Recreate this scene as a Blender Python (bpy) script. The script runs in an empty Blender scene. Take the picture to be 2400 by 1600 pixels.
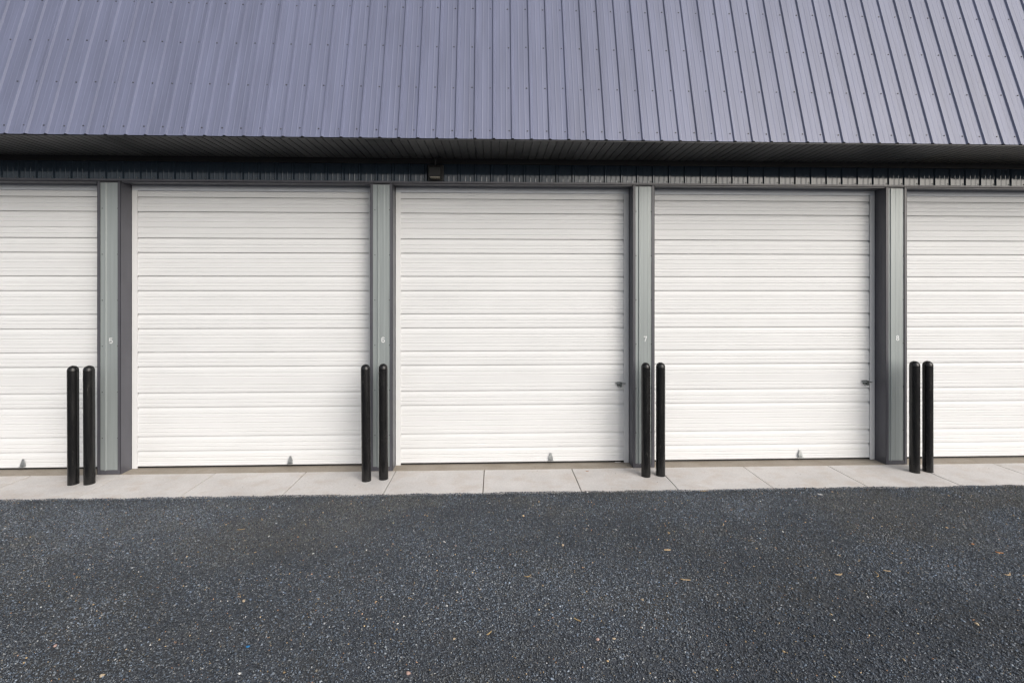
import bpy, bmesh, math, random
import numpy as np
from mathutils import Vector, Matrix

R = math.radians
random.seed(7)
rng = np.random.default_rng(11)
scene = bpy.context.scene
C = scene.collection

# ------------------------------------------------------------------ camera
CAM_H, CAM_D = 2.495, 6.79
cam_d = bpy.data.cameras.new('camera')
cam_d.sensor_width = 36.0
cam_d.lens = 1136 / 2400 * 36
cam_d.shift_y = -118 / 2400
cam_d.clip_start, cam_d.clip_end = 0.05, 2000
cam = bpy.data.objects.new('camera', cam_d)
C.objects.link(cam)
cam.location = (0, -CAM_D, CAM_H)
cam.rotation_euler = (R(90), 0, R(-2.0))
scene.camera = cam

# ------------------------------------------------------------------ light
SUN_AZ, SUN_EL = 37.0, 30.0        # degrees to the right of the view's reverse direction, and height
sd = Vector((math.sin(R(SUN_AZ)) * math.cos(R(SUN_EL)), -math.cos(R(SUN_AZ)) * math.cos(R(SUN_EL)), math.sin(R(SUN_EL))))
world = bpy.data.worlds.new('World')
scene.world = world
world.use_nodes = True
wn, wl = world.node_tree.nodes, world.node_tree.links
wn.clear()
sky = wn.new('ShaderNodeTexSky')
sky.sky_type = 'NISHITA'
sky.sun_disc = False
sky.sun_elevation = R(SUN_EL)
sky.sun_rotation = math.atan2(sd.x, sd.y)
sky.dust_density = 4.0
sky.air_density = 1.0
sky.ozone_density = 1.0
hs = wn.new('ShaderNodeHueSaturation')      # thin high cloud: a paler sky
hs.inputs['Saturation'].default_value = 0.45
bg = wn.new('ShaderNodeBackground')
bg.inputs['Strength'].default_value = 0.15
wo = wn.new('ShaderNodeOutputWorld')
wl.new(sky.outputs[0], hs.inputs['Color'])
wl.new(hs.outputs[0], bg.inputs['Color'])
wl.new(bg.outputs[0], wo.inputs['Surface'])
sun_d = bpy.data.lights.new('sun', 'SUN')
sun_d.energy = 1.1
sun_d.angle = R(62)
sun_d.color = (1.0, 0.965, 0.92)
sun = bpy.data.objects.new('sun', sun_d)
C.objects.link(sun)
sun.location = sd * 30
sun.rotation_euler = sd.to_track_quat('Z', 'Y').to_euler()

vs = scene.view_settings
vs.view_transform = 'Standard'
vs.look = 'None'
vs.gamma = 1.0
vs.use_curve_mapping = False
vs.exposure = 0.23
scene.cycles.filter_width = 1.4
scene.cycles.denoising_prefilter = 'NONE'
scene.cycles.max_bounces = 6
scene.cycles.diffuse_bounces = 3
scene.cycles.glossy_bounces = 3

# ------------------------------------------------------------------ materials
def mat(name, base=(0.5, 0.5, 0.5), rough=0.5, metallic=0.0, spec=0.5):
    m = bpy.data.materials.new(name)
    m.use_nodes = True
    b = m.node_tree.nodes['Principled BSDF']
    b.inputs['Base Color'].default_value = (*base, 1)
    b.inputs['Roughness'].default_value = rough
    b.inputs['Metallic'].default_value = metallic
    b.inputs['Specular IOR Level'].default_value = spec
    return m, m.node_tree, b

def N(nt, t, **kw):
    n = nt.nodes.new(t)
    for k, v in kw.items():
        if hasattr(n, k):
            setattr(n, k, v)
        else:
            n.inputs[k].default_value = v
    return n

def coords(nt, scale=(1, 1, 1), obj=False, rand=False):
    """world-space position (or object space shifted per object), stretched"""
    if obj:
        src = N(nt, 'ShaderNodeTexCoord').outputs['Object']
    else:
        src = N(nt, 'ShaderNodeNewGeometry').outputs['Position']
    mp = N(nt, 'ShaderNodeMapping')
    mp.inputs['Scale'].default_value = scale
    nt.links.new(src, mp.inputs['Vector'])
    if rand:
        oi = N(nt, 'ShaderNodeObjectInfo')
        mul = N(nt, 'ShaderNodeVectorMath', operation='MULTIPLY')
        mul.inputs[1].default_value = (37.0, 13.0, 51.0)
        nt.links.new(oi.outputs['Random'], mul.inputs[0])
        nt.links.new(mul.outputs[0], mp.inputs['Location'])
    return mp.outputs['Vector']

def noise(nt, vec, scale, detail=3, rough=0.5):
    n = N(nt, 'ShaderNodeTexNoise')
    n.inputs['Scale'].default_value = scale
    n.inputs['Detail'].default_value = detail
    n.inputs['Roughness'].default_value = rough
    nt.links.new(vec, n.inputs['Vector'])
    return n.outputs['Fac']

def ramp(nt, fac, stops):
    r = N(nt, 'ShaderNodeValToRGB')
    el = r.color_ramp.elements
    while len(el) < len(stops):
        el.new(0.5)
    for e, (p, c) in zip(el, stops):
        e.position = p
        e.color = (*c, 1) if len(c) == 3 else c
    nt.links.new(fac, r.inputs['Fac'])
    return r.outputs['Color']

def mix(nt, fac, a, b, blend='MIX'):
    m = N(nt, 'ShaderNodeMix', data_type='RGBA', blend_type=blend)
    for sock, v in ((m.inputs[0], fac), (m.inputs[6], a), (m.inputs[7], b)):
        if hasattr(v, 'is_linked') or hasattr(v, 'links'):
            nt.links.new(v, sock)
        elif isinstance(v, (int, float)):
            sock.default_value = v
        else:
            sock.default_value = (*v, 1)
    return m.outputs[2]

def bump(nt, b, height, strength=0.3, dist=0.01):
    bp = N(nt, 'ShaderNodeBump')
    bp.inputs['Strength'].default_value = strength
    bp.inputs['Distance'].default_value = dist
    nt.links.new(height, bp.inputs['Height'])
    nt.links.new(bp.outputs['Normal'], b.inputs['Normal'])

def varied(name, base, rough, vmin, vmax, scale=(1, 1, 1), nscale=2.0, metallic=0.0, spec=0.5, rvar=0.08, bstr=0.0, bdist=0.004, bscale=3.0, perobj=0.0):
    """paint with slight uneven tone and gloss; streaks follow the stretch"""
    m, nt, b = mat(name, base, rough, metallic, spec)
    v = coords(nt, scale)
    f = noise(nt, v, nscale, 4)
    c0 = tuple(x * vmin for x in base)
    c1 = tuple(x * vmax for x in base)
    col = ramp(nt, f, [(0.3, c0), (0.7, c1)])
    if perobj:
        oi = N(nt, 'ShaderNodeObjectInfo')
        col = mix(nt, 1.0, col, ramp(nt, oi.outputs['Random'], [(0, (1 - perobj,) * 3), (1, (1 + perobj,) * 3)]), 'MULTIPLY')
    nt.links.new(col, b.inputs['Base Color'])
    mr = N(nt, 'ShaderNodeMapRange')
    mr.inputs['To Min'].default_value = rough - rvar
    mr.inputs['To Max'].default_value = rough + rvar
    nt.links.new(noise(nt, v, nscale * 2.3, 3), mr.inputs['Value'])
    nt.links.new(mr.outputs[0], b.inputs['Roughness'])
    if bstr:
        bump(nt, b, noise(nt, coords(nt, scale), bscale, 2), bstr, bdist)
    return m

M = {}
M['roof'] = varied('roof_paint', (0.134, 0.147, 0.222), 0.40, 0.88, 1.12, (6, 0.5, 0.5), 1.6, bstr=0.35, bdist=0.006, bscale=1.2, perobj=0.05)
M['panel'] = varied('grey_panel_paint', (0.262, 0.290, 0.292), 0.36, 0.93, 1.06, (14, 1, 0.6), 2.0, metallic=0.12, spec=0.6, bstr=0.2, bdist=0.004, bscale=1.6)
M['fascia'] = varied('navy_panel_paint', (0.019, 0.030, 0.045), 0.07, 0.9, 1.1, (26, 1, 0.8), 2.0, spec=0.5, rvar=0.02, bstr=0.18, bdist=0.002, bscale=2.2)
M['trim'] = varied('charcoal_trim_paint', (0.076, 0.076, 0.090), 0.36, 0.9, 1.1, (2, 2, 1), 3.0, bstr=0.15, bdist=0.004, bscale=2.0)
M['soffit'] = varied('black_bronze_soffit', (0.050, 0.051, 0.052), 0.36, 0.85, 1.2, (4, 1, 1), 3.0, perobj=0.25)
M['black'] = varied('black_rubber', (0.012, 0.012, 0.013), 0.6, 0.8, 1.2)
M['seal'] = varied('grey_brush_seal', (0.56, 0.59, 0.64), 0.6, 0.9, 1.08, (1, 1, 20), 6.0)
M['zinc'] = varied('zinc_steel', (0.42, 0.44, 0.45), 0.38, 0.8, 1.1, (30, 30, 30), 1.0, metallic=0.85)
M['zinc_dark'] = varied('dull_zinc_steel', (0.17, 0.19, 0.19), 0.42, 0.7, 1.1, (30, 30, 30), 1.0, metallic=0.7)
M['screw'] = varied('screw_head', (0.05, 0.05, 0.065), 0.5, 0.9, 1.1)
M['screw_grey'] = varied('grey_screw_head', (0.10, 0.11, 0.11), 0.5, 0.9, 1.1)
M['number'] = varied('white_vinyl', (0.66, 0.67, 0.68), 0.5, 0.97, 1.03)
M['housing'] = varied('black_light_housing', (0.010, 0.010, 0.011), 0.5, 0.8, 1.2)
M['conduit'] = varied('dark_conduit', (0.05, 0.05, 0.055), 0.5, 0.9, 1.1)
M['lens'] = varied('frosted_lens', (0.22, 0.20, 0.16), 0.3, 0.9, 1.1)
M['light_block'] = varied('light_block_dark', (0.05, 0.05, 0.05), 0.8, 0.9, 1.1)

# white door paint with faint grime
m, nt, b = mat('door_white_paint', (0.70, 0.695, 0.688), 0.5, spec=0.35)
v = coords(nt, (0.8, 1, 2.2))
g = noise(nt, v, 1.6, 5, 0.55)
col = ramp(nt, g, [(0.30, (0.635, 0.642, 0.648)), (0.62, (0.664, 0.670, 0.677))])
spk = noise(nt, coords(nt, (1, 1, 1)), 46, 2, 0.5)
col = mix(nt, ramp(nt, spk, [(0.755, (0, 0, 0)), (0.80, (1, 1, 1))]), col, (0.52, 0.48, 0.42))
nt.links.new(col, b.inputs['Base Color'])
mr = N(nt, 'ShaderNodeMapRange')
mr.inputs['To Min'].default_value = 0.45
mr.inputs['To Max'].default_value = 0.58
nt.links.new(g, mr.inputs['Value'])
nt.links.new(mr.outputs[0], b.inputs['Roughness'])
bump(nt, b, noise(nt, coords(nt, (0.5, 1, 0.8)), 1.6, 1), 0.2, 0.004)
M['door'] = m

# bollard plastic
m, nt, b = mat('bollard_plastic', (0.008, 0.008, 0.009), 0.30, spec=0.4)
v = coords(nt, (1, 1, 0.25), obj=True, rand=True)
nt.links.new(ramp(nt, noise(nt, v, 26, 5, 0.65), [(0.35, (0.006, 0.006, 0.007)), (0.64, (0.010, 0.010, 0.010)), (0.78, (0.045, 0.043, 0.040))]), b.inputs['Base Color'])
nt.links.new(ramp(nt, noise(nt, v, 9, 4), [(0.3, (0.15,) * 3), (0.7, (0.32,) * 3)]), b.inputs['Roughness'])
bump(nt, b, noise(nt, v, 60, 3), 0.12, 0.002)
M['bollard'] = m

# concrete
def concrete(name, a, b_, stain):
    m, nt, b = mat(name, a, 0.85, spec=0.3)
    big = noise(nt, coords(nt, (1, 1, 1), rand=True), 1.7, 5, 0.6)
    col = ramp(nt, big, [(0.30, a), (0.70, b_)])
    mid = noise(nt, coords(nt, (1.0, 1.25, 1), rand=True), 3.2, 7, 0.68)
    col = mix(nt, ramp(nt, mid, [(0.48, (0, 0, 0)), (0.74, (0.7,) * 3)]), col, stain)
    for sc_, lo, hi in ((38, 0.86, 1.11), (120, 0.80, 1.16)):
        col = mix(nt, 0.6, col, ramp(nt, noise(nt, coords(nt), sc_, 4, 0.7), [(0.32, (lo,) * 3), (0.68, (hi,) * 3)]), 'MULTIPLY')
    pits = N(nt, 'ShaderNodeTexVoronoi')
    pits.inputs['Scale'].default_value = 11
    nt.links.new(coords(nt), pits.inputs['Vector'])
    pm = ramp(nt, pits.outputs['Distance'], [(0.06, (1, 1, 1)), (0.10, (0, 0, 0))])
    sel = ramp(nt, noise(nt, coords(nt), 2.6, 2), [(0.55, (0, 0, 0)), (0.62, (1, 1, 1))])
    col = mix(nt, mix(nt, 1.0, pm, sel, 'MULTIPLY'), col, (0.16, 0.13, 0.11))
    nt.links.new(col, b.inputs['Base Color'])
    bump(nt, b, noise(nt, coords(nt), 90, 5, 0.7), 0.35, 0.003)
    return m
M['concrete'] = concrete('pale_concrete', (0.545, 0.523, 0.507), (0.645, 0.622, 0.605), (0.50, 0.43, 0.375))
M['threshold'] = concrete('tan_concrete', (0.30, 0.265, 0.22), (0.37, 0.33, 0.28), (0.26, 0.22, 0.17))

# soffit with vent holes
m, nt, b = mat('vented_soffit', (0.042, 0.040, 0.036), 0.4)
sx = N(nt, 'ShaderNodeSeparateXYZ')
nt.links.new(N(nt, 'ShaderNodeNewGeometry').outputs['Position'], sx.inputs[0])
def wave(sock, freq):
    a = N(nt, 'ShaderNodeMath', operation='MULTIPLY'); a.inputs[1].default_value = freq
    nt.links.new(sock, a.inputs[0])
    s_ = N(nt, 'ShaderNodeMath', operation='SINE'); nt.links.new(a.outputs[0], s_.inputs[0])
    return s_.outputs[0]
pm = N(nt, 'ShaderNodeMath', operation='MULTIPLY')
nt.links.new(wave(sx.outputs[0], 2 * math.pi / 0.0254), pm.inputs[0])
nt.links.new(wave(sx.outputs[1], 2 * math.pi / 0.021), pm.inputs[1])
nt.links.new(ramp(nt, pm.outputs[0], [(0.30, (0.046, 0.043, 0.038)), (0.50, (0.006, 0.006, 0.006))]), b.inputs['Base Color'])
M['soffit_vent'] = m

# gravel stones: colour carried per stone
m, nt, b = mat('gravel_stones', (0.05, 0.053, 0.06), 0.72, spec=0.35)
at = N(nt, 'ShaderNodeAttribute', attribute_name='stone_colour')
nt.links.new(at.outputs['Color'], b.inputs['Base Color'])
M['stones'] = m
m, nt, b = mat('gravel_bed', (0.03, 0.031, 0.034), 0.9, spec=0.2)
v = coords(nt)
vo = N(nt, 'ShaderNodeTexVoronoi'); vo.inputs['Scale'].default_value = 85
nt.links.new(v, vo.inputs['Vector'])
dust = noise(nt, v, 0.9, 5, 0.6)
col = ramp(nt, vo.outputs['Color'], [(0.1, (0.034, 0.038, 0.045)), (0.9, (0.105, 0.115, 0.132))])
col = mix(nt, ramp(nt, dust, [(0.5, (0, 0, 0)), (0.75, (0.6,) * 3)]), col, (0.085, 0.078, 0.064))
nt.links.new(col, b.inputs['Base Color'])
bump(nt, b, vo.outputs['Distance'], 0.6, 0.012)
M['bed'] = m
def plain(name, a, c, rough=0.7, sc=60):
    m, nt, b = mat(name, a, rough, spec=0.3)
    nt.links.new(ramp(nt, noise(nt, coords(nt, (1, 1, 1)), sc, 4), [(0.3, a), (0.7, c)]), b.inputs['Base Color'])
    return m
M['straw'] = plain('dry_straw', (0.36, 0.25, 0.12), (0.50, 0.37, 0.19))
M['bark'] = plain('pale_bark', (0.36, 0.26, 0.15), (0.50, 0.38, 0.24))
M['leaf'] = plain('dead_leaf', (0.30, 0.13, 0.05), (0.42, 0.22, 0.10))
M['pebble_tan'] = plain('tan_stone', (0.33, 0.26, 0.18), (0.44, 0.36, 0.26))
M['pebble_pink'] = plain('pink_stone', (0.33, 0.22, 0.19), (0.44, 0.31, 0.27))
M['scrap'] = plain('white_scrap', (0.70, 0.70, 0.70), (0.80, 0.80, 0.80))
M['blue'] = plain('blue_scrap', (0.02, 0.16, 0.38), (0.03, 0.20, 0.45))

# ------------------------------------------------------------------ helpers
def link(name, me, parent=None, loc=(0, 0, 0), rot=(0, 0, 0)):
    o = bpy.data.objects.new(name, me)
    C.objects.link(o)
    o.parent = parent
    o.location = loc
    o.rotation_euler = rot
    return o

def mesh(name, verts, faces, material, smooth=False):
    me = bpy.data.meshes.new(name)
    me.from_pydata([tuple(p) for p in verts], [], [tuple(f) for f in faces])
    me.validate()
    me.update()
    bm = bmesh.new()
    bm.from_mesh(me)
    bmesh.ops.recalc_face_normals(bm, faces=bm.faces)
    bm.to_mesh(me)
    bm.free()
    if smooth:
        me.polygons.foreach_set('use_smooth', [True] * len(me.polygons))
    me.materials.append(M[material])
    return me

def boxes(name, material, *bx, bevel=0.0):
    """one mesh of boxes (x0,x1,y0,y1,z0,z1)"""
    vs_, fs = [], []
    for x0, x1, y0, y1, z0, z1 in bx:
        n = len(vs_)
        vs_ += [(x0, y0, z0), (x1, y0, z0), (x1, y1, z0), (x0, y1, z0), (x0, y0, z1), (x1, y0, z1), (x1, y1, z1), (x0, y1, z1)]
        fs += [(n, n + 3, n + 2, n + 1), (n + 4, n + 5, n + 6, n + 7), (n, n + 1, n + 5, n + 4), (n + 1, n + 2, n + 6, n + 5), (n + 2, n + 3, n + 7, n + 6), (n + 3, n, n + 4, n + 7)]
    me = mesh(name, vs_, fs, material)
    if bevel:
        bm = bmesh.new()
        bm.from_mesh(me)
        bmesh.ops.bevel(bm, geom=bm.edges[:], offset=bevel, segments=2, affect='EDGES', profile=0.6)
        bm.to_mesh(me)
        bm.free()
    return me

def sheet(name, prof, thick, length, material, axis='z'):
    """bent sheet metal: prof = [(u, out)] along the width, out = towards the viewer; extruded along its length, with real thickness.
    axis 'z': u is x, out is -y, length runs up z.  axis 'x': u is z, out is -y, length runs along x."""
    n = len(prof)
    def P(u, o, l):
        return (u, -o, l) if axis == 'z' else (l, -o, u)
    vs_ = []
    for l in (0, length):
        vs_ += [P(u, o, l) for u, o in prof]
        vs_ += [P(u, o - thick, l) for u, o in prof]
    fs = []
    for i in range(n - 1):
        fs.append((i, i + 1, 2 * n + i + 1, 2 * n + i))
        fs.append((n + i, 3 * n + i, 3 * n + i + 1, n + i + 1))
        fs.append((i, n + i, n + i + 1, i + 1))
        fs.append((2 * n + i, 2 * n + i + 1, 3 * n + i + 1, 3 * n + i))
    fs.append((0, 2 * n, 3 * n, n))
    fs.append((n - 1, 2 * n - 1, 4 * n - 1, 3 * n - 1))
    return mesh(name, vs_, fs, material)

def screws(name, material, pts, r=0.0075, hh=0.006):
    """small hex heads with washers standing out of a vertical sheet (towards -y)"""
    vs_, fs = [], []
    for (x, y, z) in pts:
        for rr, y0, y1 in ((r * 1.55, 0.001, -0.0015), (r, -0.001, -hh)):
            n = len(vs_)
            for k in range(6):
                a = k * math.pi / 3
                vs_ += [(x + rr * math.cos(a), y + y0, z + rr * math.sin(a)), (x + rr * math.cos(a), y + y1, z + rr * math.sin(a))]
            for k in range(6):
                j = (k + 1) % 6
                fs.append((n + 2 * k, n + 2 * j, n + 2 * j + 1, n + 2 * k + 1))
            fs.append(tuple(n + 2 * k + 1 for k in range(6)))
    return mesh(name, vs_, fs, material)

def tube(name, pts, r, material, seg=10):
    bm = bmesh.new()
    rings = []
    P = [Vector(p) for p in pts]
    for i, p in enumerate(P):
        t = (P[min(i + 1, len(P) - 1)] - P[max(i - 1, 0)]).normalized()
        a = t.orthogonal().normalized()
        c = t.cross(a)
        rings.append([bm.verts.new(p + (a * math.cos(2 * math.pi * k / seg) + c * math.sin(2 * math.pi * k / seg)) * r) for k in range(seg)])
    for a, c in zip(rings, rings[1:]):
        for k in range(seg):
            bm.faces.new((a[k], a[(k + 1) % seg], c[(k + 1) % seg], c[k]))
    bm.faces.new(rings[0]); bm.faces.new(rings[-1])
    bmesh.ops.recalc_face_normals(bm, faces=bm.faces)
    me = bpy.data.meshes.new(name)
    bm.to_mesh(me); bm.free()
    me.polygons.foreach_set('use_smooth', [len(p.vertices) == 4 for p in me.polygons])
    me.materials.append(M[material])
    return me

def tag(o, label, cat, group=None):
    o['label'] = label
    o['category'] = cat
    if group:
        o['group'] = group
    return o

# ------------------------------------------------------------------ ground
SLAB_Y = -0.785
def grid_sheet(name, xs, ys, z, material):
    vs_ = [(x, y, z(x, y)) for y in ys for x in xs]
    nx = len(xs)
    fs = [(j * nx + i, j * nx + i + 1, (j + 1) * nx + i + 1, (j + 1) * nx + i) for j in range(len(ys) - 1) for i in range(nx - 1)]
    return mesh(name, vs_, fs, material)

def swell(x, y):      # the lot is not perfectly flat
    return 0.007 * math.sin(x * 1.1 + 0.6 * y) + 0.006 * math.sin(y * 2.3 - 0.5 * x + 1.0) + 0.004 * math.sin(x * 2.9 + 2)
def gz(x, y):
    d = min(1.0, max(0.0, (SLAB_Y - y) / 1.2))
    return -0.010 + d * swell(x, y)
xs = [-600, -200, -60, -20] + [-12 + i * 0.4 for i in range(61)] + [20, 60, 200, 600]
ys = [-900, -300, -90, -30, -12] + [-8 + i * 0.4 for i in range(18)] + [SLAB_Y + 0.03]
ground = link('gravel_ground', grid_sheet('gravel_ground', xs, ys, lambda x, y: gz(x, y) - 0.006 if -12.1 < x < 12.1 and y > -8.1 else -0.014, 'bed'))
ground['kind'] = 'structure'
ground['label'] = 'dark crushed gravel lot'
# ground under and behind the building
under = link('earth', grid_sheet('earth', [-600, -60, 60, 600], [SLAB_Y - 0.05, 30, 300, 900], lambda x, y: -0.16, 'bed'))
under['kind'] = 'structure'

# loose stones on the lot
def in_view(x, y, m):
    d = y + CAM_D
    zc = x * math.sin(R(2)) + d * math.cos(R(2))
    xc = x * math.cos(R(2)) - d * math.sin(R(2))
    return (np.abs(xc) < zc * 1.0563 + m)
def build_stones():
    n = 560000
    x = rng.uniform(-8.2, 8.6, n); y = rng.uniform(-CAM_D + 2.45, SLAB_Y + 0.020, n)
    ne = 16000                                   # more of them heaped along the concrete's edge
    x[:ne] = rng.uniform(-7.6, 8.0, ne)
    y[:ne] = SLAB_Y - np.abs(rng.normal(0, 0.025, ne)) + 0.012
    d = y + CAM_D
    zc = x * math.sin(R(2)) + d * math.cos(R(2)); xc = x * math.cos(R(2)) - d * math.sin(R(2))
    spill = SLAB_Y + 0.004 + 0.010 * np.sin(x * 3.1) * np.sin(x * 1.3 + 1) + 0.006 * np.sin(x * 11.7) + rng.normal(0, 0.004, n)
    k = (np.abs(xc) < zc * 1.0563 + 0.75) & (y < spill)
    x, y = x[k], y[k]
    n = min(len(x), 366000)
    x, y = x[:n], y[:n]
    size = np.clip(np.exp(rng.normal(math.log(0.0052), 0.38, n)), 0.0028, 0.015)      # half length
    edge = y > SLAB_Y - 0.02
    size[edge] *= 0.75
    dd = np.clip((SLAB_Y - y) / 1.2, 0, 1)
    z = -0.010 + dd * (0.007 * np.sin(x * 1.1 + 0.6 * y) + 0.006 * np.sin(y * 2.3 - 0.5 * x + 1.0) + 0.004 * np.sin(x * 2.9 + 2)) + rng.uniform(-0.006, 0.004, n)
    z += 0.011 * np.clip(1 - (SLAB_Y - y) / 0.09, 0, 1)
    z = np.where(y > SLAB_Y - 0.003, size * 0.45 + rng.uniform(0, 0.001, n), z)
    base = np.array([[1, 0, 0], [0, 1, 0], [-1, 0, 0], [0, -1, 0], [0, 0, 1], [0, 0, -1]], float)
    V = np.repeat(base[None], n, 0)
    V += rng.normal(0, 0.24, (n, 6, 3))
    V *= np.stack([np.ones(n), rng.uniform(0.55, 0.95, n), rng.uniform(0.40, 0.80, n)], 1)[:, None, :]
    V *= size[:, None, None]
    tilt = rng.normal(0, 0.35, n); ct, st = np.cos(tilt)[:, None], np.sin(tilt)[:, None]
    vy, vz = V[..., 1] * ct - V[..., 2] * st, V[..., 1] * st + V[..., 2] * ct
    V[..., 1], V[..., 2] = vy, vz
    a = rng.uniform(0, 2 * math.pi, n); ca, sa = np.cos(a)[:, None], np.sin(a)[:, None]
    vx, vy = V[..., 0] * ca - V[..., 1] * sa, V[..., 0] * sa + V[..., 1] * ca
    V[..., 0], V[..., 1] = vx, vy
    V += np.stack([x, y, z], 1)[:, None, :]
    tri = np.array([[0, 1, 4], [1, 2, 4], [2, 3, 4], [3, 0, 4], [1, 0, 5], [2, 1, 5], [3, 2, 5], [0, 3, 5]])
    T = (np.arange(n)[:, None, None] * 6 + tri[None]).reshape(-1)
    me = bpy.data.meshes.new('gravel')
    me.vertices.add(n * 6); me.vertices.foreach_set('co', V.reshape(-1).astype(np.float32))
    me.loops.add(n * 24); me.loops.foreach_set('vertex_index', T.astype(np.int32))
    me.polygons.add(n * 8)
    me.polygons.foreach_set('loop_start', (np.arange(n * 8) * 3).astype(np.int32))
    me.polygons.foreach_set('loop_total', np.full(n * 8, 3, np.int32))
    # colour per stone
    lum = np.exp(rng.normal(math.log(0.122), 0.41, n))
    # dusty and damp patches, with shapes of their own
    def vnoise(px, py, cell, seed):
        g = np.random.default_rng(seed).uniform(-1, 1, (160, 160))
        u, v_ = px / cell + 60.37, py / cell + 60.71
        iu, iv = np.floor(u).astype(int), np.floor(v_).astype(int)
        fu, fv = u - iu, v_ - iv
        fu, fv = fu * fu * (3 - 2 * fu), fv * fv * (3 - 2 * fv)
        return (g[iu, iv] * (1 - fu) + g[iu + 1, iv] * fu) * (1 - fv) + (g[iu, iv + 1] * (1 - fu) + g[iu + 1, iv + 1] * fu) * fv
    tone = 0.55 * vnoise(x * 0.6, y * 1.3, 0.9, 5) + 0.35 * vnoise(x, y * 1.2, 0.38, 6) + 0.25 * vnoise(x, y, 0.15, 7)
    lum = lum * np.exp(0.42 * tone)
    patch = np.clip(0.7 * vnoise(x * 0.8, y, 0.7, 8) + 0.45 * vnoise(x, y, 0.27, 9) + 0.25 * vnoise(x, y, 0.1, 10) + 0.05, 0, 1)
    patch = np.clip(patch * 1.5, 0, 1)
    near = np.clip((y + 2.9) / 2.0, 0, 1)
    hue = rng.normal(0, 0.06, n)
    col = np.stack([lum * (0.86 + hue), lum * (0.99 + hue * 0.3), lum * (1.16 - hue)], 1)
    dust = np.array([0.185, 0.172, 0.140])
    w = (0.62 * patch * (0.35 + 0.65 * near))[:, None] * rng.uniform(0.2, 1, n)[:, None]
    col = col * (1 - w) + dust * w
    u = rng.uniform(0, 1, n)
    def put(lo, hi, c, s):
        k = (u >= lo) & (u < hi)
        col[k] = np.array(c) * np.exp(rng.normal(0, s, k.sum()))[:, None]
    put(0.0, 0.018, (0.27, 0.28, 0.29), 0.30)
    put(0.022, 0.0255, (0.55, 0.55, 0.54), 0.2)
    put(0.0275, 0.0355, (0.42, 0.31, 0.18), 0.30)
    put(0.0355, 0.0395, (0.33, 0.20, 0.13), 0.25)
    put(0.0395, 0.048, (0.20, 0.18, 0.15), 0.25)
    ca4 = np.ones((n, 6, 4), np.float32)
    ca4[..., :3] = np.clip(col, 0.008, 0.75)[:, None, :]
    att = me.attributes.new('stone_colour', 'FLOAT_COLOR', 'POINT')
    att.data.foreach_set('color', ca4.reshape(-1))
    me.update()
    me.materials.append(M['stones'])
    o = link('gravel', me)
    o['kind'] = 'stuff'
    o['label'] = 'dark blue-grey crushed stones covering the lot'
    o['category'] = 'gravel'
build_stones()

# concrete apron of cast slabs with open joints
JX = [-0.150 + 1.2265 * k for k in range(-8, 9)]
apron = link('pavement', boxes('pavement_base', 'threshold', (JX[0], JX[-1], SLAB_Y + 0.012, -0.016, -0.15, -0.022)))
apron['kind'] = 'structure'
apron['label'] = 'pale concrete apron in front of the doors'
for i in range(len(JX) - 1):
    g0, g1 = random.uniform(0.005, 0.008), random.uniform(0.005, 0.008)
    x0, x1 = JX[i] + g0, JX[i + 1] - g1
    me = boxes('slab', 'concrete', (0, x1 - x0, SLAB_Y, -0.012, -0.14, random.uniform(-0.001, 0.001)), bevel=0.002)
    link('slab', me, apron, (x0, 0, 0))
floor = link('floor_slab', boxes('floor_slab', 'threshold', (JX[0], JX[-1], -0.002, 3.0, -0.15, 0.0), bevel=0.003))
floor['kind'] = 'structure'
floor['label'] = 'tan concrete floor slab showing at the door thresholds'

# ------------------------------------------------------------------ the building
bld = bpy.data.objects.new('storage_building', None)
C.objects.link(bld)
bld.location = (0, 0, 0)
tag(bld, 'long storage building with steep slate-blue ribbed roof and white roll-up doors', 'building')

PITCH = 3.675
PX = [-5.25 + PITCH * k for k in range(-1, 5)]      # pillar centres
HW = 0.152                                          # half a pillar
OPEN_T = 3.98                                       # underside of the header
RIB = 0.22857
RIB0 = -6.674
X0, X1 = PX[0] - HW, PX[-1] + HW
NUM = [None, '5', '6', '7', '8', None]

# unseen dark boxes added behind cladding and roof to stop light leaks
link('light_block_wall', boxes('light_block_wall', 'light_block', (X0, X1, 0.42, 0.60, 0.001, 4.6), (X0, X1, 0.012, 0.42, 4.03, 4.325)), bld)
link('light_block_roof', boxes('light_block_roof', 'light_block', (X0 - 0.3, X1 + 0.3, -0.04, 3.0, 6.55, 6.60), (X0 - 0.3, X1 + 0.3, 0.7, 0.8, 4.4, 6.54)), bld)

# pillars
def rib_profile(x0, x1, ribs, hgt=0.017, base=0.026, top=0.009, minor=()):
    pts = [(x0, 0.0)]
    ev = [(r, 'R') for r in ribs] + [(r, 'm') for r in minor]
    for r, k in sorted(ev):
        if k == 'R':
            seq = [(r - base, 0), (r - top, hgt), (r + top, hgt), (r + base, 0)]
        else:
            seq = [(r - 0.010, 0), (r - 0.004, 0.0015), (r + 0.004, 0.0015), (r + 0.010, 0)]
        for p in seq:
            if x0 + 1e-4 < p[0] < x1 - 1e-4:
                pts.append(p)
    pts.append((x1, 0.0))
    return pts

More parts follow.
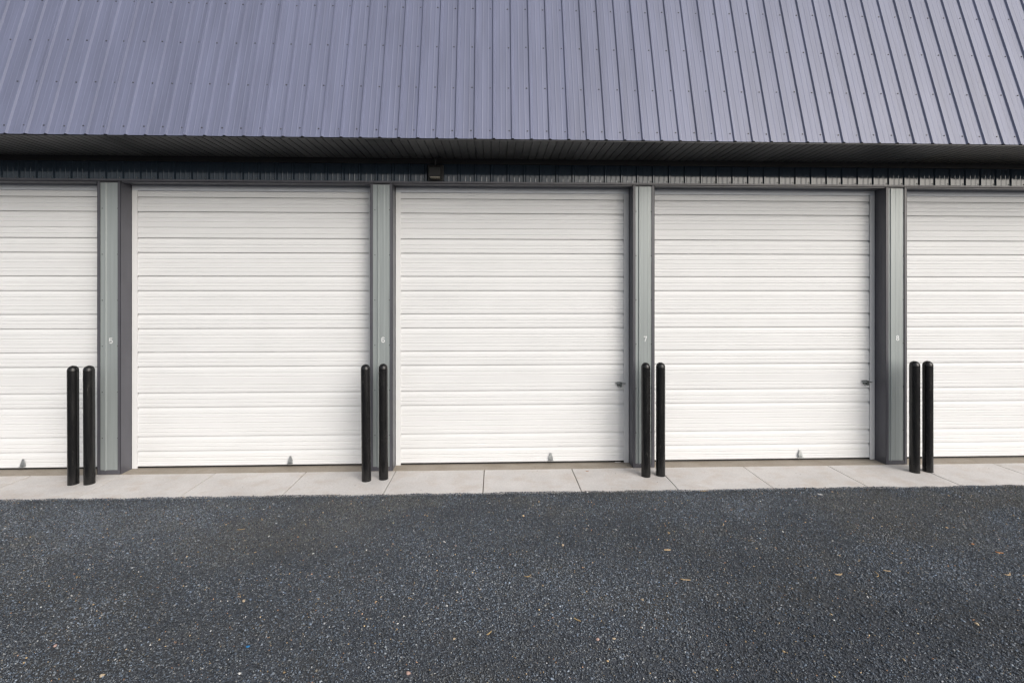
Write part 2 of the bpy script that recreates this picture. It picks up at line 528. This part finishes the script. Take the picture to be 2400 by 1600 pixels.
def digit_mesh(ch):
    """condensed white numeral cut from vinyl: 0.050 wide, 0.080 high, one thick stroke"""
    def arc(cx, cz, rx, rz, a0, a1, n=14):
        return [(cx + rx * math.cos(R(a0 + (a1 - a0) * k / n)), cz + rz * math.sin(R(a0 + (a1 - a0) * k / n))) for k in range(n + 1)]
    if ch == '5':
        strokes = [([(0.018, 0.073), (-0.016, 0.073), (-0.018, 0.040)] + arc(0.0, 0.028, 0.019, 0.020, 130, -150), False)]
    elif ch == '6':
        strokes = [(arc(0.0, 0.056, 0.018, 0.017, 20, 180, 10) + [(-0.0185, 0.040)] + arc(0.0, 0.026, 0.0185, 0.019, 180, 500, 22), False)]
    elif ch == '7':
        strokes = [([(-0.021, 0.072), (0.019, 0.072), (0.010, 0.046), (0.002, 0.022), (-0.003, 0.002)], False)]
    else:
        strokes = [(arc(0.0, 0.0595, 0.0155, 0.0135, 0, 360, 24)[:-1], True), (arc(0.0, 0.0250, 0.0180, 0.0175, 0, 360, 24)[:-1], True)]
    hw, vs_, fs = 0.0062, [], []
    for si, (pts, closed) in enumerate(strokes):
        n = len(pts)
        o = len(vs_)
        yy = -0.0022 - 0.0006 * si
        for i, (px_, pz) in enumerate(pts):
            a = pts[(i - 1) % n] if closed or i > 0 else pts[i]
            c = pts[(i + 1) % n] if closed or i < n - 1 else pts[i]
            b_ = pts[i]
            d1 = Vector((b_[0] - a[0], b_[1] - a[1])); d2 = Vector((c[0] - b_[0], c[1] - b_[1]))
            d1 = d1.normalized() if d1.length > 1e-9 else d2.normalized()
            d2 = d2.normalized() if d2.length > 1e-9 else d1
            n1, n2 = Vector((-d1.y, d1.x)), Vector((-d2.y, d2.x))
            m_ = (n1 + n2).normalized()
            k_ = hw / max(0.45, m_.dot(n1))
            vs_ += [(px_ + m_.x * k_, yy, pz + m_.y * k_), (px_ - m_.x * k_, yy, pz - m_.y * k_)]
        for i in range(n if closed else n - 1):
            q = (i + 1) % n
            fs.append((o + 2 * i, o + 2 * i + 1, o + 2 * q + 1, o + 2 * q))
    return mesh('number', vs_, fs, 'number')

for cx, num, roff in zip(PX, NUM, (0.09, 0.103, 0.105, 0.09, 0.075, 0.07)):
    pil = link('pillar', boxes('pillar', 'trim', (-HW, HW, 0.004, 0.205, 0.0, 4.02)), bld, (cx, 0, 0))
    rib = -HW + roff
    prof = rib_profile(-HW + 0.020, HW - 0.020, [rib], 0.013, 0.016, 0.006, minor=(rib + 0.075, rib + 0.13 if rib + 0.13 < HW - 0.04 else rib + 0.10))
    link('wall_panel', sheet('pillar_panel', prof, 0.0015, 3.915, 'panel'), pil, (0, 0.001, 0.055))
    # corner trims: folded angles proud of the panel
    for s in (-1, 1):
        a, b2 = sorted((s * (HW + 0.003), s * (HW - 0.034)))
        c0, c1 = sorted((s * (HW + 0.003), s * (HW - 0.001)))
        link('corner_trim', boxes('corner_trim', 'trim', (a, b2, -0.0095, -0.0065, 0.004, 4.0), (c0, c1, -0.0095, 0.045, 0.004, 4.0)), pil)
        # raised hem of the trim
        e0, e1 = sorted((s * (HW - 0.034), s * (HW - 0.028)))
        link('trim_hem', boxes('trim_hem', 'trim', (e0, e1, -0.0125, -0.004, 0.004, 4.0)), pil)
    link('base_trim', boxes('base_trim', 'trim', (-HW + 0.034, HW - 0.034, -0.0085, 0.003, 0.004, 0.060)), pil)
    link('cap_trim', boxes('cap_trim', 'black', (-HW - 0.01, HW + 0.01, -0.020, 0.02, 3.985, 4.018)), pil)
    zz = [3.62 - 0.625 * k for k in range(6)]
    sc = link('screws', screws('pillar_screws', 'screw_grey', [(rib - 0.045, -0.0005, z) for z in zz] + [(HW - 0.042, -0.0005, z) for z in zz], 0.0055, 0.005), pil)
    sc['kind'] = 'stuff'
    if num:
        link('number', digit_mesh(num), pil, (0.022, -0.0015, 1.779))['label'] = 'white number ' + num

# header above each opening, fascia wall
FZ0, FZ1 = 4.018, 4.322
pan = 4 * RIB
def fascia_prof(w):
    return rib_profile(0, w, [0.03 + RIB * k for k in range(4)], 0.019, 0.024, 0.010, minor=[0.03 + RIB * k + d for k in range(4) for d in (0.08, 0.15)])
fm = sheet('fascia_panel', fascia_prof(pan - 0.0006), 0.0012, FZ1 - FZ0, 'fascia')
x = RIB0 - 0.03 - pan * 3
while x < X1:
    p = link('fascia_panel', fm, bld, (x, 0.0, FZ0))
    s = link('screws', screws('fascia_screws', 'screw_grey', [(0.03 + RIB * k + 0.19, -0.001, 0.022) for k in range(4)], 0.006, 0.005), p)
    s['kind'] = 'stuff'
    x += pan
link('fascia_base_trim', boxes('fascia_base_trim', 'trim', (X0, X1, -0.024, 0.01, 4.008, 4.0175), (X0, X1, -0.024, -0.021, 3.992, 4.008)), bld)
link('soffit_channel', boxes('soffit_channel', 'black', (X0 - 0.3, X1 + 0.3, -0.030, 0.0, 4.262, 4.334)), bld)

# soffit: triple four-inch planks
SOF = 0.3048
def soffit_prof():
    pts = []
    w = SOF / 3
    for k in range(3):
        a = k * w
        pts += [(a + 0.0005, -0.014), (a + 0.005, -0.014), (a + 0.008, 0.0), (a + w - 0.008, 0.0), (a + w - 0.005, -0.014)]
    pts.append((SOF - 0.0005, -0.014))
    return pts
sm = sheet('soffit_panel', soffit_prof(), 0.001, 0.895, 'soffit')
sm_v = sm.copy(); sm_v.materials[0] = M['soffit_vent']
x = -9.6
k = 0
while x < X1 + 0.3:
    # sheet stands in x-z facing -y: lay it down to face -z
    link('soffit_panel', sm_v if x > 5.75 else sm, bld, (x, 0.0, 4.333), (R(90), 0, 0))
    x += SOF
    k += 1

# roof
AL = R(74.6)
ROOF_L = 2.45
EY, EZ = -0.912, 4.336
up = Vector((0, math.cos(AL), math.sin(AL)))
rp = rib_profile(0, 4 * RIB + 0.034, [0.034 + RIB * k for k in range(5)], 0.0195, 0.0225, 0.010, minor=[0.034 + RIB * k + d for k in range(4) for d in (0.082, 0.150)])
# last rib laps over the next panel's first one
rp2 = [(u, o + (0.0035 if u > 4 * RIB - 0.02 else 0.0)) for u, o in rp if u <= 4 * RIB + 0.0341 + 0.028]
rm = sheet('roof_panel', rp2, 0.0012, ROOF_L, 'roof')
scr = []
for r_ in range(4):
    for k in range(4):
        scr.append((0.034 + RIB * (k + 1) - 0.047, 0.0, 0.112 + 0.6096 * r_))
roof_tilt = -(R(90) - AL)
x = -5.496 - 0.034 - pan * 5 - 0.0035
smesh = screws('roof_screws', 'screw', scr, 0.0070, 0.007)
while x < X1 + 0.2:
    p = link('roof_panel', rm, bld, (x, EY, EZ), (roof_tilt, 0, 0))
    # nudge rows a little so they are not drawn with a ruler
    me = screws('roof_screws', 'screw', [(a + random.gauss(0, 0.004), b_, c_ + random.gauss(0, 0.004)) for a, b_, c_ in scr], 0.0070, 0.007)
    s = link('screws', me, p)
    s['kind'] = 'stuff'
    x += pan
link('eave_trim', boxes('eave_trim', 'soffit', (X0 - 0.3, X1 + 0.3, -0.894, -0.889, 4.325, 4.40)), bld)

# ------------------------------------------------------------------ roll-up doors
# heights of the curtain's lock seams and small beads, read off the middle door
CY = 0.215            # plane of the curtain's face
def zline(y):
    return CAM_H + (682 - y) / 1136 * (CAM_D + CY) * 1.0
seams = [466.9, 500, 535.9, 560, 593.2, 646.9, 680.1, 734, 766.9, 820.9, 853.8, 913.9, 946.9, 1013.4, 1046.7]
beads = [457, 473, 482, 490, 506, 514.5, 523, 541.5, 550, 575, 583, 608, 616.5, 628.8, 637, 662.2, 670.5, 694.6, 703, 715.6, 723.9, 748.8, 757,
         782, 790, 802.4, 810.7, 835.8, 844, 868.8, 877.2, 896.2, 904.4, 929, 937.5, 962, 970, 983, 995.5, 1004, 1028.6, 1037, 1061.7, 1069.7]
Z_TOP, Z_BOT = zline(447), 0.040
zs = [Z_TOP] + [zline(s) for s in seams] + [Z_BOT]
DW = PITCH - 2 * HW - 0.008          # clear opening
GW = 0.066                           # guide face width
SW = DW - 2 * GW + 0.016             # curtain, tucked behind the guides' lips
slat_me = []
for i in range(len(zs) - 1):
    zt, zb = zs[i], zs[i + 1]
    H = zt - zb
    weak = i in (0,) or abs(zt - zline(535.9)) < 1e-6
    dep = 0.008 if weak else 0.021
    pts = []
    # from the bottom of the slat up
    pts.append((0.0, 0.0))
    bz = sorted([zline(q) - zb for q in beads if zb + 0.012 < zline(q) < zt - 0.012])
    rec = min(0.060, H * 0.34)
    def off(u):           # face leans out from the seam above it
        t = max(0.0, (u - (H - rec)) / rec)
        return -dep * t * t * (3 - 2 * t)
    cand = [(u, None) for u in (H - rec, H - rec * 0.8, H - rec * 0.6, H - rec * 0.45, H - rec * 0.3, H - rec * 0.15)]
    for u in bz:
        cand += [(u - 0.018, 0.0), (u - 0.008, -0.0024), (u + 0.005, 0.0024), (u + 0.011, 0.0011), (u + 0.018, 0.0)]
    cand = sorted([c_ for c_ in cand if 0.004 < c_[0] < H - 0.004], key=lambda c_: c_[0])
    for u, e in cand:
        if u - pts[-1][0] > 0.0012:
            pts.append((u, off(u) + (e or 0.0)))
    pts.append((H - 0.0025, -dep))
    pts.append((H, -dep - 0.002))
    slat_me.append((sheet('slat', pts, 0.0012, SW, 'door', axis='x'), zb))

gz_top = zline(441)
def door(cx, handle_dx, latch, closed=True):
    d = link('roll_up_door', boxes('door_frame', 'door',
             (-DW / 2, -DW / 2 + 0.004, CY - 0.018, CY + 0.09, 0.002, OPEN_T - 0.004), (DW / 2 - 0.004, DW / 2, CY - 0.018, CY + 0.09, 0.002, OPEN_T - 0.004)), bld, (cx, 0, 0))
    for me, zb in slat_me:
        link('slat', me, d, (-SW / 2, CY, zb))
    for s in (-1, 1):
        a = sorted((s * (DW / 2 - 0.004), s * (DW / 2 - GW)))
        lip = sorted((s * (DW / 2 - GW), s * (DW / 2 - GW - 0.0025)))
        link('guide_rail', boxes('guide_rail', 'door', (a[0], a[1], CY - 0.018, CY - 0.0145, 0.004, OPEN_T - 0.006), (lip[0], lip[1], CY - 0.018, CY - 0.004, 0.004, OPEN_T - 0.075)), d)
    # header lining, brush seal, bottom bar
    link('header_lining', boxes('header_lining', 'trim', (-DW / 2, DW / 2, 0.012, CY + 0.09, OPEN_T, OPEN_T + 0.012), (-DW / 2, DW / 2, 0.000, 0.012, OPEN_T - 0.004, OPEN_T + 0.030)), d)
    link('header_seal', boxes('header_seal', 'seal', (-DW / 2 + 0.005, DW / 2 - 0.005, CY - 0.024, CY - 0.0185, OPEN_T - 0.074, OPEN_T - 0.002)), d)
    link('bottom_bar', boxes('bottom_bar', 'door', (-SW / 2, SW / 2, CY - 0.014, CY + 0.012, 0.034, 0.056), bevel=0.003), d)
    link('bottom_seal', boxes('bottom_seal', 'black', (-SW / 2, SW / 2, CY + 0.016, CY + 0.03, 0.002, 0.040)), d)
    # lift handle on the bottom bar: tapered lug with folded foot
    hx = handle_dx
    vs_ = []
    pr = [(0.030, 0.0), (0.030, 0.034), (0.026, 0.040), (0.013, 0.088), (0.006, 0.096)]
    outl = [(w, z) for w, z in pr] + [(-w, z) for w, z in reversed(pr)]
    n = len(outl)
    vs_ = [(u, -0.016 - 0.010 * (1 - w_ / 0.1), w_) for u, w_ in outl] + [(u, -0.010, w_) for u, w_ in outl]
    fs = [tuple(range(n)), tuple(range(2 * n - 1, n - 1, -1))] + [(i, (i + 1) % n, n + (i + 1) % n, n + i) for i in range(n)]
    hd = link('lift_handle', mesh('lift_handle', vs_, fs, 'zinc'), d, (hx, CY - 0.001, 0.060))
    link('foot_plate', boxes('foot_plate', 'zinc', (-0.036, 0.036, -0.050, -0.008, -0.008, -0.002), (-0.027, 0.027, -0.034, -0.0265, 0.004, 0.030), bevel=0.0015), hd)
    if latch:
        lx = DW / 2 - GW - 0.075
        L = link('slide_latch', boxes('slide_latch', 'zinc_dark', (-0.070, 0.052, -0.020, -0.012, 0.020, 0.032), (-0.040, 0.046, -0.011, -0.004, -0.028, 0.038), bevel=0.002), d, (lx, CY - 0.001, 1.146))
        L.scale = (0.8, 1.0, 0.8)
        link('bolt', tube('latch_bolt', [(-0.060, -0.030, 0.012), (0.115, -0.030, 0.012)], 0.008, 'zinc'), L)
        link('catch', boxes('latch_catch', 'zinc_dark', (0.012, 0.044, -0.044, -0.018, -0.052, 0.034), bevel=0.003), L)
        link('padlock_eye', tube('latch_eye', [(-0.018 + 0.018 * math.cos(t), -0.024, -0.026 + 0.020 * math.sin(t)) for t in [k * math.pi / 6 for k in range(13)]], 0.005, 'zinc_dark'), L)
    return d
mids = [(PX[i] + PX[i + 1]) / 2 for i in range(len(PX) - 1)]
for i, (cx, hx, la) in enumerate(zip(mids, (-6.576, -2.906, 0.806, 4.490, 8.16), (False, False, True, True, False))):
    door(cx, hx - cx, la)

# ------------------------------------------------------------------ wall light under the eave
wlr = bpy.data.objects.new('wall_light', None)
C.objects.link(wlr)
wlr.location = (-0.822, -0.02, 4.03)
tag(wlr, 'small black wall light under the eave above the middle door', 'wall light')
link('back_plate', boxes('back_plate', 'housing', (-0.11, 0.11, -0.012, 0.0, -0.005, 0.215), bevel=0.004), wlr)
vs_ = []
prof = [(-0.012, 0.190), (-0.120, 0.178), (-0.140, 0.150), (-0.150, 0.045), (-0.145, 0.026), (-0.012, 0.026)]
for x in (-0.077, 0.077):
    vs_ += [(x, a, b_) for a, b_ in prof]
n = len(prof)
me = mesh('housing', vs_, [tuple(range(n)), tuple(range(2 * n - 1, n - 1, -1))] + [(i, (i + 1) % n, n + (i + 1) % n, n + i) for i in range(n)], 'housing')
link('housing', me, wlr)
link('lens', boxes('lens', 'lens', (-0.066, 0.066, -0.138, -0.030, 0.0165, 0.0255), bevel=0.003), wlr)
link('conduit', tube('conduit', [(0, -0.075, 0.180), (0, -0.075, 0.24), (0, -0.080, 0.302)], 0.011, 'conduit'), wlr)

# ------------------------------------------------------------------ bollards
def bollard_mesh(z_split, part):
    r = 0.0605
    if part == 'sleeve':
        prof = [(r + 0.001, 0.0), (r + 0.001, 0.01), (r, 0.02), (r, z_split)]
    else:
        prof = [(r, 0.0), (r + 0.0007, 0.003), (r + 0.0007, 0.006), (r * 0.995, 0.012)]
        prof += [(r * 0.995 * math.cos(t), 0.012 + 0.060 * math.sin(t)) for t in [k * math.pi / 2 / 9 for k in range(1, 9)]] + [(0.0, 0.072)]
    seg = 48
    vs_, fs = [], []
    for (rr, z) in prof:
        vs_ += [(rr * math.cos(2 * math.pi * k / seg), rr * math.sin(2 * math.pi * k / seg), z) for k in range(seg)]
    for i in range(len(prof) - 1):
        for k in range(seg):
            j = (k + 1) % seg
            fs.append((i * seg + k, i * seg + j, (i + 1) * seg + j, (i + 1) * seg + k))
    me = mesh(part, vs_, fs, 'bollard', smooth=True)
    bm = bmesh.new(); bm.from_mesh(me)
    bmesh.ops.remove_doubles(bm, verts=bm.verts, dist=1e-5)
    bm.to_mesh(me); bm.free()
    return me
SPL = 1.461
bm_s, bm_c = bollard_mesh(SPL, 'sleeve'), bollard_mesh(SPL, 'dome_cap')
BOL = [(-5.461, -0.315, 'outer left bollard of the leftmost pair', 0.004), (-5.261, -0.311, 'inner right bollard of the leftmost pair', 0.003),
       (-1.695, -0.336, 'left bollard of the pair at the middle door\'s left side', 0.009), (-1.482, -0.286, 'right bollard of the pair at the middle door\'s left side', 0.004),
       (2.035, -0.313, 'left bollard of the pair at the middle door\'s right side', 0.001), (2.242, -0.292, 'right bollard of the pair at the middle door\'s right side', 0.0),
       (5.789, -0.296, 'inner left bollard of the rightmost pair', -0.001), (5.991, -0.281, 'outer right bollard of the rightmost pair', 0.002)]
for x, y, which, lean in BOL:
    e = bpy.data.objects.new('bollard', None)
    C.objects.link(e)
    e.location = (x, y, -0.002)
    e.rotation_euler = (random.uniform(-0.003, 0.003), -lean, random.uniform(0, 6))
    e.rotation_mode = 'ZYX'
    tag(e, 'black round-topped ' + which, 'bollard', 'black bollards before the pillars')
    link('sleeve', bm_s, e)
    link('dome_cap', bm_c, e, (0, 0, SPL + 0.0004))

# ------------------------------------------------------------------ small litter on the lot
def pix_ground(px, py, z=0.0):
    t = (px - 1200) / 1136
    k = (CAM_H - z) * 1136 / (py - 682)
    s_, c_ = math.sin(R(2)), math.cos(R(2))
    return k * (t * c_ + s_), k * (-t * s_ + c_) - CAM_D

def chip(px, py, ln, wd, ang, mt, name, label, cat, curl=0.2, th=0.003, z=0.004, group=None):
    ln, wd = ln * 1.0, wd * 0.95
    x, y = pix_ground(px, py)
    nseg = 7
    vs_, fs = [], []
    for i in range(nseg + 1):
        t = i / nseg
        w = wd * (0.35 + 0.65 * math.sin(math.pi * min(1, max(0.0, 0.12 + t * 0.8))) ) * random.uniform(0.85, 1.12)
        bend = curl * ln * (t - 0.5) ** 2
        rise = 0.3 * curl * ln * (t - 0.5) ** 2
        u = (t - 0.5) * ln
        vs_ += [(u, bend - w / 2, rise), (u, bend + w / 2, rise + 0.0015), (u, bend + w / 2, rise + th), (u, bend - w / 2, rise + th * 1.3)]
    for i in range(nseg):
        a = i * 4
        for k in range(4):
            fs.append((a + k, a + (k + 1) % 4, a + 4 + (k + 1) % 4, a + 4 + k))
    fs += [(0, 1, 2, 3), tuple(nseg * 4 + k for k in (3, 2, 1, 0))]
    zz = z if y > SLAB_Y else gz(x, y) + z
    o = link(name, mesh(name, vs_, fs, mt), None, (x, y, zz), (0, 0, R(ang)))
    return tag(o, label, cat, group)

def pebble(px, py, r, mt, label):
    r *= 0.72
    x, y = pix_ground(px, py)
    bm = bmesh.new()
    bmesh.ops.create_icosphere(bm, subdivisions=2, radius=1)
    sd_ = random.random() * 50
    for v_ in bm.verts:
        n_ = 1 + 0.16 * math.sin(v_.co.x * 3 + sd_) + 0.12 * math.sin(v_.co.y * 4.3 + sd_ * 2)
        v_.co = Vector((v_.co.x * r * 1.25, v_.co.y * r * 0.95, v_.co.z * r * 0.62)) * n_
    me = bpy.data.meshes.new('pebble'); bm.to_mesh(me); bm.free()
    me.polygons.foreach_set('use_smooth', [True] * len(me.polygons))
    me.materials.append(M[mt])
    o = link('pebble', me, None, (x, y, gz(x, y) + r * 0.35), (random.uniform(-.2, .2), random.uniform(-.2, .2), random.uniform(0, 6)))
    return tag(o, label, 'pebble', 'pale pebbles lying among the gravel')

chip(1607, 1358, 0.085, 0.016, -12, 'bark', 'wood_chip', 'long pale wood chip on gravel, below the pillar numbered 7', 'wood chip')
chip(1967, 1345, 0.070, 0.020, 5, 'bark', 'wood_chip', 'tan curled wood chip on gravel, below the right latched door', 'wood chip', 0.5)
chip(2079, 1336, 0.055, 0.013, -18, 'bark', 'wood_chip', 'thin pale wood chip on gravel, below the pillar numbered 8', 'wood chip')
chip(2365, 1344, 0.075, 0.016, 15, 'bark', 'wood_chip', 'forked pale wood chip near the right edge of the gravel', 'wood chip', 0.8)
chip(2343, 1291, 0.060, 0.022, -20, 'leaf', 'bark_flake', 'reddish bark flake near the right edge of the gravel', 'bark flake')
chip(1564, 1290, 0.062, 0.017, -3, 'bark', 'wood_chip', 'short stubby pale wood chip below the bollards before pillar 7', 'wood chip', 0.05, 0.008)
chip(1353, 1447, 0.060, 0.010, -38, 'straw', 'straw_piece', 'orange straight straw piece on gravel, lower middle of the lot', 'straw')
chip(1147, 1480, 0.052, 0.009, 48, 'straw', 'straw_piece', 'yellow short straw piece lying upright-slanted on gravel, lower middle', 'straw')
chip(1238, 1349, 0.068, 0.008, 18, 'straw', 'straw_piece', 'pale bent straw piece on gravel below the middle door handle', 'straw', 0.9)
chip(565, 1239, 0.075, 0.008, 14, 'straw', 'straw_piece', 'yellow straw piece on gravel in front of the left full door', 'straw')
chip(2059, 1346, 0.090, 0.005, 60, 'straw', 'twig', 'thin curved twig on gravel below the pillar numbered 8', 'twig', 0.9)
chip(1922, 1157, 0.058, 0.020, -38, 'scrap', 'paper_scrap', 'white paper scrap on gravel near the concrete edge', 'paper scrap', 0.3)
chip(1650, 1149.5, 0.095, 0.018, 2, 'bark', 'wood_chip', 'flat tan wood chip at the concrete edge right of the bollards', 'wood chip', 0.05, z=0.008)
chip(1376, 1104, 0.040, 0.016, -25, 'leaf', 'dead_leaf', 'small brown dead leaf on the concrete apron', 'leaf', 0.6, z=0.001)
chip(1448, 1082.5, 0.090, 0.020, 0, 'scrap', 'paper_scrap', 'white paper slip lying under the middle door by its guide', 'paper scrap', 0.05, z=0.001)
chip(2280, 1272, 0.030, 0.024, 30, 'leaf', 'dead_leaf', 'rust orange dead leaf on the gravel at the right', 'leaf', 0.5)
chip(581, 1515, 0.026, 0.018, 10, 'blue', 'plastic_scrap', 'tiny blue plastic scrap in the lower left gravel', 'plastic scrap', 0.3)
pebble(1319, 1275, 0.017, 'pebble_tan', 'yellow tan pebble, farthest of the middle pebbles, under the middle door handle')
pebble(1505, 1401, 0.016, 'pebble_tan', 'cream pebble on gravel below the pillar numbered 7')
pebble(1401, 1491, 0.016, 'pebble_pink', 'dusky pink pebble just left of a tan one, lower middle gravel')
pebble(1439, 1489, 0.014, 'pebble_tan', 'tan pebble just right of a dusky pink one, lower middle gravel')
pebble(1065, 1493, 0.014, 'pebble_tan', 'tan pebble on gravel left of the yellow straw piece')
pebble(2290, 1460, 0.017, 'pebble_tan', 'round tan pebble in the lower right gravel')
pebble(957, 1573, 0.020, 'pebble_pink', 'large flat pink pebble near the bottom edge')
pebble(572, 1409, 0.017, 'pebble_tan', 'tan pebble in the left gravel below the left full door')
pebble(240, 1584, 0.017, 'pebble_tan', 'peach pebble at the bottom left')
pebble(129, 1513, 0.015, 'pebble_pink', 'reddish pebble in the lower left gravel')
